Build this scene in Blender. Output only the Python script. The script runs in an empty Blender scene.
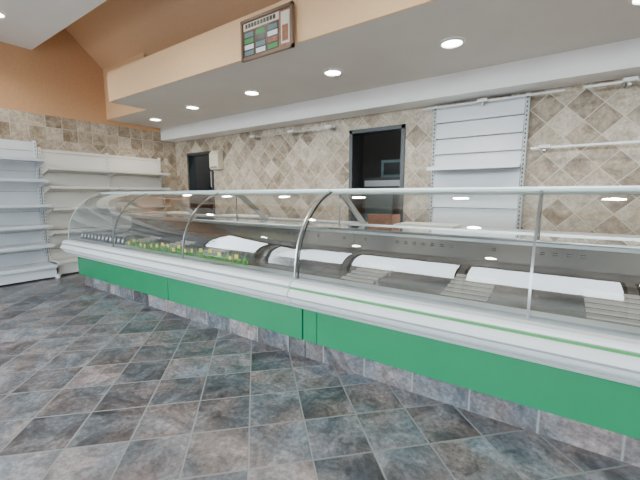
import bpy, bmesh, math, random
from mathutils import Vector, Matrix
random.seed(4)
S=bpy.context.scene
COL=S.collection

# ------------------------------------------------------------------ materials
def newmat(name):
    m=bpy.data.materials.new(name); m.use_nodes=True
    nt=m.node_tree; b=nt.nodes['Principled BSDF']
    return m,nt,b
def simple(name,col,rough=.5,metal=0.0,noise=.06,scale=8,bump=0.0,coat=0.0,emis=None,es=0):
    m,nt,b=newmat(name)
    N=nt.nodes; L=nt.links
    g=N.new('ShaderNodeNewGeometry')
    n=N.new('ShaderNodeTexNoise'); n.inputs['Scale'].default_value=scale; n.inputs['Detail'].default_value=4
    L.new(g.outputs['Position'],n.inputs['Vector'])
    r=N.new('ShaderNodeValToRGB')
    r.color_ramp.elements[0].position=.3; r.color_ramp.elements[1].position=.7
    r.color_ramp.elements[0].color=[max(0,c*(1-noise)) for c in col]+[1]
    r.color_ramp.elements[1].color=[min(1,c*(1+noise)) for c in col]+[1]
    L.new(n.outputs['Fac'],r.inputs['Fac']); L.new(r.outputs['Color'],b.inputs['Base Color'])
    b.inputs['Roughness'].default_value=rough; b.inputs['Metallic'].default_value=metal
    b.inputs['Coat Weight'].default_value=coat
    if bump:
        bp=N.new('ShaderNodeBump'); bp.inputs['Strength'].default_value=bump; bp.inputs['Distance'].default_value=.005
        L.new(n.outputs['Fac'],bp.inputs['Height']); L.new(bp.outputs['Normal'],b.inputs['Normal'])
    if emis:
        b.inputs['Emission Color'].default_value=list(emis)+[1]; b.inputs['Emission Strength'].default_value=es
    return m
def math_(nt,op,a,b=None,c=None):
    n=nt.nodes.new('ShaderNodeMath'); n.operation=op
    for i,v in enumerate((a,b,c)):
        if v is None: continue
        if isinstance(v,(int,float)): n.inputs[i].default_value=v
        else: nt.links.new(v,n.inputs[i])
    return n.outputs[0]
def tile_nodes(nt,a,b,size,rot,ox=0,oy=0,grout=.02):
    c,s=math.cos(rot),math.sin(rot)
    u=math_(nt,'ADD',math_(nt,'MULTIPLY',a,c/size),math_(nt,'MULTIPLY_ADD',b,s/size,ox))
    v=math_(nt,'ADD',math_(nt,'MULTIPLY',a,-s/size),math_(nt,'MULTIPLY_ADD',b,c/size,oy))
    fu=math_(nt,'FRACT',u); fv=math_(nt,'FRACT',v)
    du=math_(nt,'MINIMUM',fu,math_(nt,'SUBTRACT',1,fu)); dv=math_(nt,'MINIMUM',fv,math_(nt,'SUBTRACT',1,fv))
    d=math_(nt,'MINIMUM',du,dv)
    mr=nt.nodes.new('ShaderNodeMapRange'); mr.inputs['From Min'].default_value=grout*.5; mr.inputs['From Max'].default_value=grout
    mr.inputs['To Min'].default_value=1; mr.inputs['To Max'].default_value=0
    nt.links.new(d,mr.inputs['Value'])
    cb=nt.nodes.new('ShaderNodeCombineXYZ')
    nt.links.new(math_(nt,'FLOOR',u),cb.inputs[0]); nt.links.new(math_(nt,'FLOOR',v),cb.inputs[1])
    wn=nt.nodes.new('ShaderNodeTexWhiteNoise'); wn.noise_dimensions='3D'
    nt.links.new(cb.outputs[0],wn.inputs['Vector'])
    return wn.outputs['Value'],wn.outputs['Color'],mr.outputs[0]
def ramp(nt,fac,stops):
    r=nt.nodes.new('ShaderNodeValToRGB'); e=r.color_ramp.elements
    while len(e)<len(stops): e.new(.5)
    for i,(p,c) in enumerate(stops):
        e[i].position=p; e[i].color=list(c)+[1]
    nt.links.new(fac,r.inputs['Fac']); return r.outputs['Color']
def mix(nt,fac,a,b,mode='MIX'):
    n=nt.nodes.new('ShaderNodeMix'); n.data_type='RGBA'; n.blend_type=mode
    for sock,v in ((n.inputs['Factor'],fac),(n.inputs['A'],a),(n.inputs['B'],b)):
        if isinstance(v,(int,float)): sock.default_value=v
        elif isinstance(v,tuple): sock.default_value=list(v)+[1]
        else: nt.links.new(v,sock)
    return n.outputs['Result']
def tiles(name,plane,size,rot,stops,groutcol,rough=.45,grout=.02,cloud=3.0,straight_above=None,ox=0,oy=0,bump=.35,randw=.45,fine=.75,hue=None):
    m,nt,b=newmat(name); N=nt.nodes; L=nt.links
    g=N.new('ShaderNodeNewGeometry'); sp=N.new('ShaderNodeSeparateXYZ'); L.new(g.outputs['Position'],sp.inputs[0])
    A={'X':sp.outputs[0],'Y':sp.outputs[1],'Z':sp.outputs[2]}
    a,c=A[plane[0]],A[plane[1]]
    val,colr,mask=tile_nodes(nt,a,c,size,rot,ox,oy,grout)
    if straight_above is not None:
        v2,c2,m2=tile_nodes(nt,a,c,size,0,0,.35,grout)
        st=math_(nt,'GREATER_THAN',A['Z'],straight_above)
        val=math_(nt,'ADD',math_(nt,'MULTIPLY',v2,st),math_(nt,'MULTIPLY',val,math_(nt,'SUBTRACT',1,st)))
        mask=math_(nt,'ADD',math_(nt,'MULTIPLY',m2,st),math_(nt,'MULTIPLY',mask,math_(nt,'SUBTRACT',1,st)))
        colr=mix(nt,st,colr,c2)
    vm=N.new('ShaderNodeVectorMath'); vm.operation='MULTIPLY_ADD'; vm.inputs[1].default_value=(7,7,7)
    L.new(colr,vm.inputs[0]); L.new(g.outputs['Position'],vm.inputs[2])
    n1=N.new('ShaderNodeTexNoise'); n1.inputs['Scale'].default_value=cloud; n1.inputs['Detail'].default_value=8; n1.inputs['Roughness'].default_value=.68
    n1.inputs['Distortion'].default_value=.8
    L.new(vm.outputs[0],n1.inputs['Vector'])
    f=math_(nt,'ADD',math_(nt,'MULTIPLY_ADD',n1.outputs['Fac'],1.7,-.35),math_(nt,'MULTIPLY_ADD',val,randw,-.5*randw))
    colo=ramp(nt,f,stops)
    if hue:
        n3=N.new('ShaderNodeTexNoise'); n3.inputs['Scale'].default_value=3.5; n3.inputs['Detail'].default_value=5
        vm2=N.new('ShaderNodeVectorMath'); vm2.operation='MULTIPLY_ADD'; vm2.inputs[1].default_value=(13,11,5)
        L.new(colr,vm2.inputs[0]); L.new(g.outputs['Position'],vm2.inputs[2]); L.new(vm2.outputs[0],n3.inputs['Vector'])
        hc=ramp(nt,n3.outputs['Fac'],[(.38,hue[0]),(.62,hue[1])])
        colo=mix(nt,1.0,colo,hc,'MULTIPLY')
    n2=N.new('ShaderNodeTexNoise'); n2.inputs['Scale'].default_value=38; n2.inputs['Detail'].default_value=7; n2.inputs['Roughness'].default_value=.7
    L.new(g.outputs['Position'],n2.inputs['Vector'])
    sp2=ramp(nt,n2.outputs['Fac'],[(.35,(.5,.5,.5)),(.65,(1.3,1.3,1.3))])
    colo=mix(nt,fine,colo,sp2,'MULTIPLY')
    colo=mix(nt,mask,colo,groutcol)
    L.new(colo,b.inputs['Base Color'])
    h=math_(nt,'SUBTRACT',math_(nt,'ADD',math_(nt,'MULTIPLY',n1.outputs['Fac'],.5),math_(nt,'MULTIPLY',n2.outputs['Fac'],.25)),mask)
    bp=N.new('ShaderNodeBump'); bp.inputs['Strength'].default_value=bump; bp.inputs['Distance'].default_value=.006
    L.new(h,bp.inputs['Height']); L.new(bp.outputs['Normal'],b.inputs['Normal'])
    rr=N.new('ShaderNodeMapRange'); rr.inputs['To Min'].default_value=rough-.12; rr.inputs['To Max'].default_value=rough+.2
    L.new(n1.outputs['Fac'],rr.inputs['Value']); L.new(rr.outputs[0],b.inputs['Roughness'])
    return m
slate=[(.12,(.024,.024,.026)),(.32,(.066,.066,.069)),(.48,(.115,.115,.118)),(.62,(.155,.155,.158)),(.78,(.235,.235,.24))]
HUE=((.86,.98,1.08),(1.13,.95,.89))
M={}
M['floor']=tiles('slate_floor_tiles','XY',.30,math.radians(45),slate,(.19,.19,.185),rough=.34,grout=.020,cloud=5,ox=.2,oy=.1,randw=.30,fine=.9,hue=HUE)
M['kick']=tiles('slate_kick_tiles','XZ',.34,0,slate,(.19,.19,.185),rough=.5,grout=.02,cloud=5,oy=.3,randw=.30,fine=.9,hue=HUE)
trav=[(.10,(.20,.145,.10)),(.36,(.38,.30,.215)),(.6,(.50,.415,.315)),(.88,(.66,.58,.47))]
M['wallback']=tiles('travertine_tiles_back','XZ',.215,math.radians(45),trav,(.60,.54,.46),rough=.5,grout=.028,cloud=6,randw=.55,fine=.6)
M['wallside']=tiles('travertine_tiles_side','YZ',.215,math.radians(45),trav,(.60,.54,.46),rough=.5,grout=.028,cloud=6,straight_above=2.1,randw=.5,fine=.6)
M['orange']=simple('orange_plaster',(.66,.38,.20),.8,noise=.05,bump=.15,scale=30)
M['fascia']=simple('peach_plaster',(.86,.55,.30),.75,noise=.03,bump=.1,scale=30)
M['slope']=simple('tan_plaster',(.72,.44,.25),.75,noise=.03,bump=.1,scale=30)
M['soffit']=simple('grey_beige_plaster',(.63,.58,.53),.75,noise=.03,scale=3)  # shade on the soffit is put into this grey-beige colour
M['white']=simple('white_plaster',(.80,.79,.77),.7,noise=.02,scale=3)
M['beam']=simple('white_beam_paint',(.86,.85,.83),.6,noise=.02,scale=3)
M['green']=simple('green_laminate',(.0003,.16,.06),.4,noise=.05,scale=2)
M['greenline']=simple('green_rubber',(.04,.26,.06),.4)
M['pvc']=simple('white_pvc',(.60,.62,.61),.3,noise=.02)
M['pvcgrey']=simple('grey_pvc',(.27,.29,.29),.3,noise=.03)
M['arm']=simple('light_grey_bracket',(.48,.50,.50),.35,noise=.03)
M['alu']=simple('anodised_aluminium',(.62,.63,.63),.3,metal=.9,noise=.05,scale=20)
M['rail']=simple('rail_aluminium',(.40,.40,.39),.35,metal=.8,noise=.05,scale=20)
M['frame']=simple('seam_profile',(.30,.31,.31),.3,metal=.8,noise=.05,scale=20)
M['steel']=simple('stainless_steel',(.50,.48,.46),.22,metal=.95,noise=.1,scale=5)
M['deck']=simple('stainless_deck',(.28,.245,.22),.14,metal=.85,noise=.2,scale=3)
M['slat']=simple('deck_slat_beige',(.42,.38,.34),.35,metal=.2,noise=.1,scale=4)  # beige stands in for pale reflected stripes
M['dark']=simple('dark_slot',(.015,.015,.015),.5)
M['shelf']=simple('white_steel_shelf',(.72,.75,.79),.38,noise=.02)
M['shelf2']=simple('cream_steel_shelf',(.76,.74,.69),.4,noise=.02)
M['darkframe']=simple('dark_grey_frame',(.035,.04,.042),.35)
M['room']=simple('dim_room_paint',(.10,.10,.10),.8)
M['teal']=simple('teal_door_paint',(.12,.19,.20),.4)
M['paper']=simple('paper',(.8,.8,.78),.8)
M['cream']=simple('cream_plastic',(.72,.66,.52),.4)
M['board']=simple('white_cutting_board',(.82,.82,.76),.45)
M['wood']=simple('wood_brown',(.30,.12,.06),.5,noise=.3,scale=25)
M['grass']=simple('plastic_grass',(.06,.28,.02),.5,noise=.3,scale=60)
M['yellow']=simple('yellow_plastic',(.85,.60,.02),.4)
M['red']=simple('red_print',(.6,.06,.04),.5)
M['black']=simple('black_plastic',(.02,.02,.02),.3)
M['gran']=simple('grey_worktop',(.55,.56,.56),.3,noise=.1,scale=40)
M['bronze']=simple('bronze_frame',(.20,.13,.09),.35,metal=.3)
M['lens']=simple('lamp_lens',(.9,.9,.85),.4,emis=(1,.93,.80),es=28)
M['tube']=simple('tube_diffuser',(.75,.75,.72),.4)
M['pave']=simple('asphalt',(.16,.16,.16),.8,noise=.2)
M['bld']=simple('street_facade',(.10,.085,.075),.8,noise=.2,scale=1)  # for the invented facade that only shows as reflections
M['bld2']=simple('street_facade_dark',(.02,.02,.02),.5)
M['bld3']=simple('street_louvre',(.24,.21,.185),.7)
def glassmat(name,tint,refl=1.0,rough=0.0):
    m,nt,b=newmat(name); N=nt.nodes; L=nt.links
    N.remove(b); out=N['Material Output']
    t=N.new('ShaderNodeBsdfTransparent'); t.inputs[0].default_value=list(tint)+[1]
    g=N.new('ShaderNodeBsdfGlossy'); g.inputs['Roughness'].default_value=rough; g.inputs['Color'].default_value=(1,1,1,1)
    lw=N.new('ShaderNodeFresnel'); lw.inputs['IOR'].default_value=1.5
    f=math_(nt,'MINIMUM',math_(nt,'MULTIPLY',lw.outputs[0],1.7*refl),1.0)
    mx=N.new('ShaderNodeMixShader'); L.new(f,mx.inputs[0]); L.new(t.outputs[0],mx.inputs[1]); L.new(g.outputs[0],mx.inputs[2])
    L.new(mx.outputs[0],out.inputs['Surface']); return m
M['glass']=glassmat('clear_glass',(.90,.93,.92),1.4)
M['glassedge']=simple('glass_edge_green',(.50,.62,.57),.15,noise=.02)
M['winglass']=glassmat('window_glass',(.97,.98,.98),.8)

# ------------------------------------------------------------------ builder
class B:
    def __init__(s,name,parent=None):
        s.name=name; s.bm=bmesh.new(); s.mats=[]; s.parent=parent
    def mi(s,m):
        if m not in s.mats: s.mats.append(m)
        return s.mats.index(m)
    def face(s,pts,mat,smooth=False):
        vs=[s.bm.verts.new(p) for p in pts]; f=s.bm.faces.new(vs); f.material_index=s.mi(mat); f.smooth=smooth; return f
    def box(s,x0,x1,y0,y1,z0,z1,mat,bev=0):
        if x0>x1:x0,x1=x1,x0
        if y0>y1:y0,y1=y1,y0
        i=s.mi(mat)
        r=bmesh.ops.create_cube(s.bm,size=1)
        bmesh.ops.transform(s.bm,verts=r['verts'],matrix=Matrix.Translation(((x0+x1)/2,(y0+y1)/2,(z0+z1)/2))@Matrix.Diagonal((x1-x0,y1-y0,z1-z0,1)))
        fs=set(f for v in r['verts'] for f in v.link_faces)
        for f in fs: f.material_index=i
        if bev:
            es=set(e for v in r['verts'] for e in v.link_edges)
            res=bmesh.ops.bevel(s.bm,geom=list(es),offset=bev,segments=2,affect='EDGES')
            for f in res['faces']: f.material_index=i
    def ext(s,prof,a,b,mat,axis='X',closed=True,smooth=False,caps=True,mats=None):
        def P(p,t): return (t,p[0],p[1]) if axis=='X' else ((p[0],t,p[1]) if axis=='Y' else (p[0],p[1],t))
        va=[s.bm.verts.new(P(p,a)) for p in prof]; vb=[s.bm.verts.new(P(p,b)) for p in prof]
        n=len(prof)
        for k in range(n if closed else n-1):
            f=s.bm.faces.new((va[k],va[(k+1)%n],vb[(k+1)%n],vb[k])); f.material_index=s.mi(mats[k] if mats else mat); f.smooth=smooth
        if closed and caps:
            f=s.bm.faces.new(va); f.material_index=s.mi(mat)
            f=s.bm.faces.new(list(reversed(vb))); f.material_index=s.mi(mat)
    def cyl(s,p,q,r,mat,r2=None,seg=14):
        p=Vector(p);q=Vector(q);d=q-p
        res=bmesh.ops.create_cone(s.bm,cap_ends=True,segments=seg,radius1=r,radius2=r if r2 is None else r2,depth=d.length)
        mt=Matrix.Translation((p+q)/2)@d.to_track_quat('Z','Y').to_matrix().to_4x4()
        bmesh.ops.transform(s.bm,verts=res['verts'],matrix=mt)
        for f in set(f for v in res['verts'] for f in v.link_faces):
            f.material_index=s.mi(mat)
            if len(f.verts)==4: f.smooth=True
    def done(s):
        me=bpy.data.meshes.new(s.name); bmesh.ops.recalc_face_normals(s.bm,faces=s.bm.faces[:]); s.bm.to_mesh(me); s.bm.free()
        for m in s.mats: me.materials.append(M[m])
        o=bpy.data.objects.new(s.name,me); COL.objects.link(o)
        if s.parent: o.parent=s.parent
        return o
def empty(name,loc=(0,0,0)):
    e=bpy.data.objects.new(name,None); COL.objects.link(e); e.location=loc; e.empty_display_size=.2; return e

# ------------------------------------------------------------------ shell
XL,XR,YF,YB=-6.6,3.6,-3.0,4.35
b=B('floor'); b.box(XL-.15,XR+.15,YF-.15,YB+2.6,-.12,0,'floor'); b.done()
LW=(-2.9,-1.12,.35,3.2)
b=B('wall_left')
def lw(y0,y1):
    b.box(XL-.15,XL,y0,y1,0,2.47,'wallside'); b.box(XL-.15,XL,y0,y1,2.47,4.5,'orange')
lw(YF,LW[0]); lw(LW[1],YB)
b.box(XL-.15,XL,LW[0],LW[1],0,LW[2],'wallside'); b.box(XL-.15,XL,LW[0],LW[1],LW[3],4.5,'orange'); b.done()
b=B('window_5')
for a,c in ((LW[0],LW[0]+.05),(LW[1]-.05,LW[1])): b.box(XL-.1,XL-.03,a,c,LW[2],LW[3],'darkframe')
for a,c in ((LW[2],LW[2]+.06),(LW[3]-.06,LW[3])): b.box(XL-.1,XL-.03,LW[0],LW[1],a,c,'darkframe')
b.face([(XL-.065,LW[0],LW[2]),(XL-.065,LW[1],LW[2]),(XL-.065,LW[1],LW[3]),(XL-.065,LW[0],LW[3])],'winglass'); b.done()
L=bpy.data.lights.new('daylight_portal','AREA'); L.shape='RECTANGLE'; L.size=LW[3]-LW[2]; L.size_y=LW[1]-LW[0]; L.cycles.is_portal=True
o=bpy.data.objects.new('daylight_portal',L); COL.objects.link(o); o.location=(XL-.2,(LW[0]+LW[1])/2,(LW[2]+LW[3])/2); o.rotation_euler=(0,math.radians(-90),0)
b=B('wall_right'); b.box(XR,XR+.15,YF,YB,0,4.5,'white'); b.done()
D1=(-6.2,-5.42,2.07); D2=(-2.47,-1.66,2.14); T=.12
b=B('wall_back')
b.box(XL-.15,D1[0],YB,YB+T,0,4.5,'wallback')
b.box(D1[0],D1[1],YB,YB+T,D1[2],4.5,'wallback')
b.box(D1[1],D2[0],YB,YB+T,0,4.5,'wallback')
b.box(D2[0],D2[1],YB,YB+T,D2[2],4.5,'wallback')
b.box(D2[1],XR+.15,YB,YB+T,0,4.5,'wallback'); b.done()
b=B('wall_storage')
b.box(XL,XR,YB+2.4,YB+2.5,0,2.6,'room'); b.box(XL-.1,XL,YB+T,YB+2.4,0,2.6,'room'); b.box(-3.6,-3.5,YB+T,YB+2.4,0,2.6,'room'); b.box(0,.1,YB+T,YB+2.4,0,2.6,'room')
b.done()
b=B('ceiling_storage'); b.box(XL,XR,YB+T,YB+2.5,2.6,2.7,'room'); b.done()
for k,(x0,x1,h) in enumerate((D1,D2)):
    b=B('trim_%d'%(k+1)); w=.05
    b.box(x0,x0+w,YB-.02,YB+T+.02,0,h,'darkframe'); b.box(x1-w,x1,YB-.02,YB+T+.02,0,h,'darkframe'); b.box(x0,x1,YB-.02,YB+T+.02,h-w,h,'darkframe'); b.done()
b=B('door_1')
b.box(-6.14,-5.3,YB+.55,YB+.59,.01,2.0,'teal'); b.box(-6.05,-5.60,YB+.53,YB+.55,.2,.9,'darkframe'); b.box(-6.20,-6.02,YB+.54,YB+.549,1.42,1.75,'paper')
b.cyl((-6.08,YB+.5,1.02),(-5.96,YB+.5,1.02),.012,'alu'); b.done()
b=B('storage_cabinet')
b.box(-2.9,-1.75,YB+1.3,YB+1.8,.01,1.55,'room'); b.box(-2.88,-1.77,YB+1.27,YB+1.3,1.40,1.50,'shelf'); b.box(-2.86,-2.35,YB+1.27,YB+1.3,.1,1.36,'teal'); b.box(-2.32,-1.8,YB+1.27,YB+1.3,.1,1.36,'darkframe')
b.box(-2.6,-2.1,YB+1.35,YB+1.7,1.55,1.85,'teal'); b.box(-2.55,-2.15,YB+1.34,YB+1.35,1.6,1.8,'darkframe'); b.done()
def fill_bulb(x,y,z,e):  # added lamp and housing, brightens the rooms behind the doorways
    b=B('wall_bulkhead_light'); b.box(-.12,.12,-.05,.05,-.04,0,'tube',.01); o=b.done(); o.location=(x,y,z)
    L=bpy.data.lights.new('bulb','POINT'); L.energy=e; L.shadow_soft_size=.08; l=bpy.data.objects.new('bulb',L); COL.objects.link(l); l.parent=o; l.location=(0,0,-.12)
fill_bulb(-2.5,YB+.7,2.595,14); fill_bulb(-5.6,YB+.33,2.595,20)

# ceilings
b=B('ceiling'); b.box(XL,XR,YF,2.07,3.38,3.5,'white'); b.box(XL,XR,1.97,2.07,3.5,4.32,'white'); b.done()
b=B('ceiling_slope')
zs=lambda y:3.35-.91*(y-3.08)
b.ext([(2.07,zs(2.07)),(3.2,zs(3.2)),(3.2,zs(3.2)+.1),(2.07,zs(2.07)+.1)],XL,XR,'slope'); b.done()
ZS=2.55; FY=2.5; FX=-5.3
b=B('ceiling_soffit')
b.box(FX,XR,FY+.02,4.05,ZS,2.9,'soffit'); b.box(XL,FX,3.07,4.05,ZS,2.9,'soffit'); b.box(XL,XR,3.1,3.2,2.9,3.45,'orange')
b.box(XL,XR,4.05,YB,2.5,2.9,'soffit'); b.done()
b=B('trim_fascia')
b.box(FX,XR,FY,FY+.02,ZS,2.93,'fascia'); b.box(XL,FX,3.05,3.07,ZS,3.4,'fascia'); b.box(FX-.02,FX,FY,3.07,ZS,2.93,'orange'); b.done()
b=B('ceiling_beam'); b.box(XL,XR,4.04,YB,2.32,2.55,'beam'); b.done()

b=B('wall_front')
wins=[(-6.4,-4.0),(-3.88,-1.5),(-1.38,1.0),(1.12,3.45)]
edges=[XL-.15]+[v for w in wins for v in w]+[XR+.15]
for k in range(0,len(edges),2): b.box(edges[k],edges[k+1],YF-.15,YF,0,4.5,'white')
Z0,Z1=.35,3.2
for w in wins:
    b.box(w[0],w[1],YF-.15,YF,0,Z0,'white'); b.box(w[0],w[1],YF-.15,YF,Z1,4.5,'white')
b.done()
for k,w in enumerate(wins):
    b=B('window_%d'%(k+1))
    for a,c in ((w[0],w[0]+.05),(w[1]-.05,w[1])): b.box(a,c,YF-.1,YF-.03,Z0,Z1,'darkframe')
    b.box(w[0],w[1],YF-.1,YF-.03,Z0,Z0+.06,'darkframe'); b.box(w[0],w[1],YF-.1,YF-.03,Z1-.06,Z1,'darkframe')
    b.face([(w[0],YF-.065,Z0),(w[1],YF-.065,Z0),(w[1],YF-.065,Z1),(w[0],YF-.065,Z1)],'winglass'); b.done()
    L=bpy.data.lights.new('daylight_portal','AREA'); L.shape='RECTANGLE'; L.size=w[1]-w[0]; L.size_y=Z1-Z0; L.cycles.is_portal=True
    o=bpy.data.objects.new('daylight_portal',L); COL.objects.link(o); o.location=((w[0]+w[1])/2,YF-.2,(Z0+Z1)/2); o.rotation_euler=(math.radians(90),0,0)
b=B('ground'); b.box(-40,40,-30,YF-.16,-.2,-.1,'pave'); b.box(-40,XL-.16,YF-.16,12,-.2,-.1,'pave'); b.done()
b=B('street_building')  # invented facade behind the camera, shapes dark and striped reflections in the glass
b.box(-38,38,-15,-13,-.1,2.75,'bld'); b.box(-38,38,-13.1,-12.95,2.6,2.8,'bld3')
x=-36
while x<36:
    seg=14; pts=[(x-1.1,-12.99,-.09)]+[(x-1.1*math.cos(math.pi*k/seg),-12.99,1.1+1.1*math.sin(math.pi*k/seg)) for k in range(seg+1)]+[(x+1.1,-12.99,-.09)]
    b.face(pts,'bld2')
    for j in range(7): b.box(x+1.5,x+3.1,-12.99,-12.9,.3+j*.28,.42+j*.28,'bld3')
    x+=4.6
b.done()

# ------------------------------------------------------------------ lights
def downlight(x,y,z,e=38):
    b=B('recessed_ceiling_light')
    seg=28
    b.cyl((0,0,-.004),(0,0,.0),.082,'lens',seg=seg)
    prof=[(.082,-.004),(.085,-.014),(.098,-.012),(.104,0)]
    for k in range(seg):
        a0,a1=2*math.pi*k/seg,2*math.pi*(k+1)/seg
        for j in range(3):
            p,q=prof[j],prof[j+1]
            b.face([(p[0]*math.cos(a0),p[0]*math.sin(a0),p[1]),(p[0]*math.cos(a1),p[0]*math.sin(a1),p[1]),(q[0]*math.cos(a1),q[0]*math.sin(a1),q[1]),(q[0]*math.cos(a0),q[0]*math.sin(a0),q[1])],'pvc',True)
    o=b.done(); o.location=(x,y,z-.001)
    L=bpy.data.lights.new('spot','SPOT'); L.energy=e; L.spot_size=math.radians(150); L.spot_blend=.8; L.shadow_soft_size=.08; L.color=(1,.92,.8)
    l=bpy.data.objects.new('lamp',L); COL.objects.link(l); l.parent=o; l.location=(0,0,-.03)
for x,y in ((-5.85,3.5),(-4.6,3.35),(-3.33,3.32),(-2.08,3.28),(-.85,3.25),(.4,3.25),(1.65,3.25),(2.9,3.25)): downlight(x,y,ZS,50)
for x in (-5.65,-3.2,-.8,1.6): downlight(x,1.45,3.38,60); downlight(x,-1.2,3.38,60)

W=bpy.data.worlds.new('World'); S.world=W; W.use_nodes=True; nt=W.node_tree
bg=nt.nodes['Background']; tc=nt.nodes.new('ShaderNodeTexCoord'); sp=nt.nodes.new('ShaderNodeSeparateXYZ'); nt.links.new(tc.outputs['Generated'],sp.inputs[0])
c=ramp(nt,sp.outputs[2],[(0,(.45,.46,.47)),(.05,(.74,.84,.90)),(.5,(.78,.88,.98))]); nt.links.new(c,bg.inputs['Color']); bg.inputs['Strength'].default_value=21.0

# ------------------------------------------------------------------ counters
GP=[(1.925,.645),(1.93,.72),(1.94,.79),(1.957,.865),(1.987,.94),(2.03,1.02),(2.09,1.095),(2.165,1.165),(2.26,1.225),(2.38,1.275)]
def catm(P,n=4):
    out=[]
    for i in range(len(P)-1):
        p0=P[max(i-1,0)];p1=P[i];p2=P[i+1];p3=P[min(i+2,len(P)-1)]
        for k in range(n):
            t=k/n; out.append(tuple(.5*((2*p1[j])+(-p0[j]+p2[j])*t+(2*p0[j]-5*p1[j]+4*p2[j]-p3[j])*t*t+(-p0[j]+3*p1[j]-3*p2[j]+p3[j])*t**3) for j in (0,1)))
    out.append(P[-1]); return out
GP=catm(GP,3)
def counter(x0,x1,seams,arms,greenseams,greenline,endL,endR):
    E=empty('refrigerated_display_counter',((x0+x1)/2,2.5,0))
    BB=B
    parts=[]
    b=BB('plinth'); b.box(x0+.12 if endL else x0,x1-.05 if endR else x1,2.03,2.98,0,.17,'kick'); parts.append(b.done())
    b=BB('green_panel')
    xs=[x0+.03 if endL else x0]+greenseams+[x1]
    for a,c in zip(xs[:-1],xs[1:]): b.box(a+.002,c-.002,2.0,2.03,.15,.425,'green',.002)
    if endL: b.box(x0+.03,x0+.05,2.03,2.95,.15,.425,'green')
    b.box(x0+.06,x1,2.03,2.06,.17,.42,'dark')
    parts.append(b.done())
    b=BB('bumper')
    P=[(1.965,.652),(1.935,.652),'pvcgrey',(1.912,.640),'pvc',(1.868,.634),'pvc',(1.856,.622),'pvc',(1.852,.606),'pvcgrey',(1.845,.603),'GL',(1.845,.590),'pvcgrey',(1.852,.586),
       'pvc',(1.838,.576),'pvc',(1.822,.560),'pvc',(1.820,.540),'pvcgrey',(1.842,.536),'pvcgrey',(1.842,.520),'pvc',(1.850,.516),'pvc',(1.862,.492),'pvc',(1.876,.476),
       'pvcgrey',(1.892,.474),'pvcgrey',(1.892,.459),'pvc',(1.900,.456),'pvc',(1.925,.430),'pvc',(1.96,.414),'pvc',(2.01,.41),'pvc',(2.06,.41),'pvc',(2.06,.652)]
    prof=[q for q in P if isinstance(q,tuple)]
    ml=['pvcgrey']+[('greenline' if greenline else 'pvcgrey') if q=='GL' else q for q in P if isinstance(q,str)]
    ml+=['pvc']*(len(prof)-len(ml))
    b.ext(prof,x0,x1,'pvc',mats=ml)
    parts.append(b.done())
    b=BB('tank')
    b.box(x0,x1,2.06,2.98,.40,.60,'pvc'); 
    b.box(x0,x1,2.87,2.98,.17,.938,'steel')
    b.ext([(1.975,.652),(2.03,.63),(2.09,.632),(2.72,.70),(2.79,.76),(2.80,.937),(2.87,.937),(2.87,.60),(1.975,.60)],x0,x1,'deck')
    b.box(x0,x1,2.78,3.18,.94,.975,'gran',.004)
    b.box(x0,x1,2.775,2.7795,.90,.97,'alu')
    parts.append(b.done())
    b=BB('deck_trays')  # pale strips modelled in place of striped reflections over the deck
    x=x0+.25
    zd=lambda y:.632+(y-2.09)*.068/.63
    while x+.9<x1:
        for j in range(6):
            y=2.14+j*.075
            b.ext([(y,zd(y)+.001),(y,zd(y)+.010),(y+.035,zd(y+.035)+.010),(y+.035,zd(y+.035)+.001)],x,x+.26,'slat')
        x+=.72
    parts.append(b.done())
    b=BB('air_vents'); x=x0+.1
    while x<x1-.1:
        for z in (.84,.855): b.box(x,x+.03,2.79,2.7952,z,z+.006,'dark')
        x+=.075 if int((x-x0)/.4)%2 else .3
    parts.append(b.done())
    b=BB('curved_front_glass')
    xs=sorted(set([x0]+seams+[x1]))
    for a,c in zip(xs[:-1],xs[1:]):
        b.ext(GP,a+.006,c-.006,'glass',closed=False,smooth=True)
    b.face([(x0,2.39,1.285),(x1,2.39,1.285),(x1,2.74,1.285),(x0,2.74,1.285)],'glass')
    b.face([(x0,2.37,.985),(x1,2.37,.985),(x1,2.76,.985),(x0,2.76,.985)],'glass')
    for e,xx in ((endL,x0+.01),(endR,x1-.01)):
        if e: b.face([(xx,p[0],p[1]) for p in GP]+[(xx,2.74,1.28),(xx,2.79,.99),(xx,2.79,.72)],'glass')
    parts.append(b.done())
    b=BB('glass_edges')
    def rib(xx,t,mat,w=.006):
        up=[(p[0]-.004,p[1]+.003) for p in GP]; lo=[(p[0]+w,p[1]-w) for p in GP]
        b.ext(up+lo[::-1],xx-t,xx+t,mat)
    for s in seams: rib(s,.006,'frame',.010)
    if endL:
        rib(x0+.006,.005,'glassedge'); b.box(x0+.004,x0+.016,2.38,2.74,1.272,1.285,'glassedge')
    rib(x1-.008,.005,'alu',.010)
    if not endL: rib(x0+.014,.003,'dark',.008)
    parts.append(b.done())
    b=BB('top_rails')
    b.box(x0,x1,2.376,2.395,1.252,1.296,'glassedge',.003); b.box(x0,x1,2.373,2.377,1.286,1.297,'alu')
    b.box(x0,x1,2.73,2.745,1.266,1.292,'alu')
    b.cyl((x0,2.365,.98),(x1,2.365,.98),.009,'alu'); b.box(x0,x1,2.37,2.395,.968,.98,'pvc')
    b.box(x0,x1,2.745,2.765,.977,.995,'alu')
    parts.append(b.done())
    b=BB('glass_support_arms')
    for a in arms:
        b.ext([(2.385,1.265),(2.47,1.265),(2.88,.978),(2.80,.978)],a-.012,a+.012,'arm')
        b.cyl((a,2.40,1.255),(a,2.40,.975),.007,'alu')
    for a in (seams if greenline else []): b.cyl((a,2.385,1.265),(a,2.385,.975),.010,'alu')
    parts.append(b.done())
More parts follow.
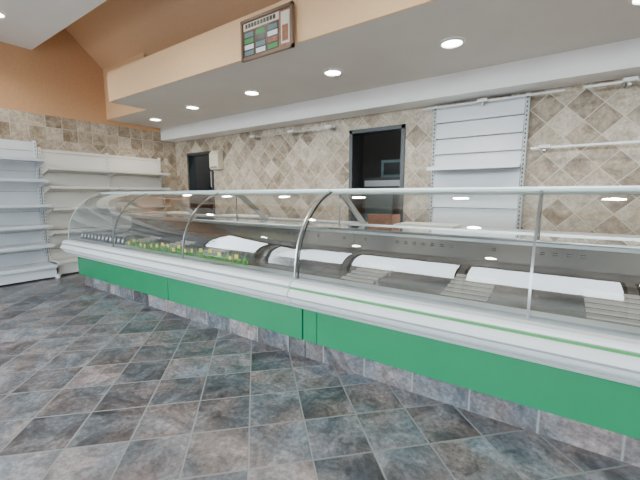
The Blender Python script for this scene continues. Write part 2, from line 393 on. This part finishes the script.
    if endL:
        b=BB('end_cap')
        b.ext([(1.86,.62),(1.83,.53),(1.92,.44),(2.02,.405),(2.96,.405),(2.96,.938),(2.80,.938),(2.80,.735),(2.0,.65)],x0-.02,x0,'pvc')
        parts.append(b.done())
    for p in parts:
        p.parent=E; p.matrix_parent_inverse=Matrix.Translation(E.location).inverted()
    return E
XJ=-1.53
counter(-5.5,XJ-.004,[-4.25,-2.9],[-5.1,-3.92,-2.66],[-3.3],False,True,False)
counter(XJ+.004,2.9,[-.08,1.38],[-1.45,1.3],[-1.40,.95],True,False,True)

# garnish
b=B('artificial_grass_garnish')
x=-4.15
b.box(-4.17,-2.15,2.045,2.06,.638,.66,'grass')
while x<-2.17:
    for k in range(3):
        xx=x+random.uniform(0,.04); yy=2.052+random.uniform(-.01,.01); h=random.uniform(.03,.11)
        b.cyl((xx,yy,.65),(xx+random.uniform(-.02,.02),yy+random.uniform(-.02,.01),.65+h),.009,'grass',r2=.001,seg=5)
    x+=.035
x=-4.1
while x<-2.2:
    h=.72+random.uniform(-.03,.03); w=random.uniform(.03,.05)
    b.box(x-w/2,x+w/2,2.030,2.033,h-.017,h+.017,'yellow'); b.cyl((x,2.040,.65),(x,2.035,h),.002,'grass',seg=5); x+=random.uniform(.07,.15)
b.done()
b=B('price_tags'); x=-5.4
while x<-4.25:
    b.ext([(2.03,.642),(2.035,.642),(2.06,.75),(2.055,.75)],x,x+.085,'black'); b.ext([(2.034,.685),(2.036,.685),(2.046,.72),(2.044,.72)],x+.02,x+.06,'paper'); x+=.10
b.done()
def cutting_board(x,y,w,d,z=.977,rot=0):
    b=B('cutting_board'); b.box(-w/2,w/2,-d/2,d/2,0,.022,'board',.005); b.box(-w/2+.02,w/2-.02,-d/2+.02,-d/2+.028,.0215,.0235,'pvcgrey'); o=b.done(); o.location=(x,y,z); o.rotation_euler[2]=rot
cutting_board(-.92,3.0,.5,.34); cutting_board(-3.25,3.0,.6,.34); cutting_board(-4.6,3.0,.5,.3)
b=B('wooden_box'); 
b.box(-1.46,-1.22,2.93,3.12,.977,.985,'wood'); b.box(-1.46,-1.22,2.93,2.942,.985,1.07,'wood'); b.box(-1.46,-1.22,3.108,3.12,.985,1.07,'wood'); b.box(-1.46,-1.448,2.942,3.108,.985,1.07,'wood'); b.box(-1.232,-1.22,2.942,3.108,.985,1.07,'wood'); b.done()

# ------------------------------------------------------------------ shelving
def shelving(name,xf,xw,y0,y1,bays,h,levels,mat,basez=.16):
    b=B(name); w=(y1-y0)/bays
    for k in range(bays):
        z=.1
        while z<h-.01:
            z2=min(z+.3,h); b.box(xw+.02,xw+.045,y0+k*w+.02,y0+(k+1)*w-.02,z+.003,z2-.003,mat,.003); z=z2
    for k in range(bays+1):
        y=y0+k*w; b.box(xw+.01,xw+.065,y-.02,y+.02,.0,h+.02,mat,.003)
        b.box(xw+.01,xf,y-.018,y+.018,.0,.06,mat,.004)
        z=.3
        while z<h: 
            b.box(xw+.0652,xw+.0662,y-.006,y+.006,z,z+.02,'pvcgrey'); z+=.05
    for k in range(bays):
        a,c=y0+k*w+.004,y0+(k+1)*w-.004
        b.box(xw+.05,xf,a,c,basez-.03,basez,mat,.003); b.box(xf-.06,xf-.045,a,c,.03,basez-.03,mat)
        b.box(xf-.004,xf+.008,a,c,basez-.035,basez+.008,mat)
        for j,z in enumerate(levels):
            d=xf-.02
            b.box(xw+.05,d,a,c,z-.022,z,mat,.002); b.ext([(d,z-.035),(d+.012,z-.035),(d+.018,z+.004),(d,z+.006)],a,c,mat,'Y')
            for yy in (a,c-.004): b.ext([(xw+.06,z-.02),(d-.02,z-.02),(d-.08,z-.045),(xw+.06,z-.11)],yy,yy+.003,mat,'Y')
    return b.done()
shelving('wall_shelving_unit',-6.12,XL,-1.03,1.97,3,2.04,[.52,.81,1.11,1.47,1.76],'shelf',.21)
shelving('wall_shelving_unit',-6.22,XL,2.02,3.95,2,1.95,[.7,1.05,1.38,1.66],'shelf2',.24)

b=B('steel_shelving_panel')
x0,x1=-1.27,-.33
for x in (x0,x1):
    b.box(x-.02,x+.02,4.26,4.34,.0,2.29,'arm',.003)
    z=.3
    while z<2.25: b.box(x-.006,x+.006,4.2585,4.2598,z,z+.022,'dark'); z+=.045
zz=[.2,.5,.8,1.1,1.32,1.54,1.72,1.90,2.08,2.28]
for a,c in zip(zz[:-1],zz[1:]):
    b.ext([(4.235,a+.004),(4.285,a+.004),(4.295,c-.004),(4.275,c-.004)],x0+.022,x1-.022,'shelf')
b.box(x0+.01,x1-.01,4.0,4.28,1.535,1.56,'shelf',.003); b.ext([(3.985,1.525),(4.0,1.525),(4.0,1.565),(3.99,1.565)],x0+.01,x1-.01,'shelf')
b.box(x0-.0,x1+.0,3.93,4.30,.0,.18,'shelf',.003)
b.done()

def rail(name,x0,x1,z,br):
    b=B(name); y=4.20
    b.box(x0,x1,y-.010,y+.010,z-.010,z+.010,'rail',.003)
    for x in br:
        b.box(x-.014,x+.014,y,YB-.001,z-.03,z+.03,'rail',.003); b.box(x-.05,x+.05,y-.04,y-.010,z-.008,z+.025,'tube',.004)
    return b.done()
rail('wall_hanging_rail',-1.4,-.02,2.25,(-.75,))
rail('wall_hanging_rail',.12,3.0,2.25,(.45,1.2,2.0,2.9))
rail('wall_hanging_rail',-.27,2.6,1.72,(-.15,1.6,2.4))
rail('wall_hanging_rail',-4.35,-2.62,2.19,(-4.2,-3.4,-2.72))
b=B('paper_towel_dispenser'); Y9=YB-.003
b.ext([(Y9,1.72),(Y9,2.06),(Y9-.07,2.06),(Y9-.12,2.0),(Y9-.12,1.76),(Y9-.10,1.72)],-5.38,-5.14,'cream'); b.box(-5.34,-5.18,Y9-.123,Y9-.119,1.75,1.765,'dark'); b.done()
b=B('electrical_socket'); b.box(XL+.001,XL+.012,4.08,4.16,1.86,1.98,'cream',.003); b.box(XL+.012,XL+.016,4.10,4.14,1.89,1.95,'pvc'); b.done()

b=B('framed_sign')
sx0,sx1,sz0,sz1=-2.58,-1.95,2.50,2.86; y=2.44
b.box(sx0,sx1,y,y+.03,sz0,sz0+.028,'bronze',.003); b.box(sx0,sx1,y,y+.03,sz1-.028,sz1,'bronze',.003); b.box(sx0,sx0+.026,y,y+.03,sz0,sz1,'bronze',.003); b.box(sx1-.026,sx1,y,y+.03,sz0,sz1,'bronze',.003)
b.box(sx0+.02,sx1-.02,y+.012,y+.02,sz0+.025,sz1-.025,'wood')
b.box(sx0+.035,sx1-.16,y+.010,y+.012,sz1-.095,sz1-.035,'cream')
x=sx0+.06
while x<sx1-.2: b.box(x,x+.028,y+.007,y+.010,sz1-.08,sz1-.045,'black'); x+=.038
cols=[['teal','paper','greenline','teal'],['paper','teal','black','greenline'],['greenline','wood','paper','teal']]
for i in range(3):
    xx=sx0+.035+i*.145
    b.box(xx,xx+.138,y+.010,y+.012,sz0+.035,sz1-.105,'black')
    for j in range(4):
        zz_=sz0+.043+j*.053
        b.box(xx+.012,xx+.126,y+.008,y+.010,zz_,zz_+.040,cols[i][j])
b.box(sx1-.135,sx1-.04,y+.006,y+.012,sz0+.05,sz1-.05,'cream'); b.box(sx1-.12,sx1-.055,y+.004,y+.006,sz0+.07,sz0+.20,'wood')
b.cyl((sx0+.1,y+.02,sz1-.02),(sx0+.1,FY,sz1-.02),.008,'alu'); b.cyl((sx1-.1,y+.02,sz1-.02),(sx1-.1,FY,sz1-.02),.008,'alu'); b.done()

# ------------------------------------------------------------------ camera
cam=bpy.data.cameras.new('camera'); co=bpy.data.objects.new('camera',cam); COL.objects.link(co); S.camera=co
cam.sensor_width=36; cam.lens=345*36/640; cam.clip_start=.05
th=math.radians(34.4); p=math.radians(7.45)
F=Vector((-math.sin(th)*math.cos(p),math.cos(th)*math.cos(p),-math.sin(p)))
co.location=(0,0,1.25); co.rotation_euler=F.to_track_quat('-Z','Y').to_euler()
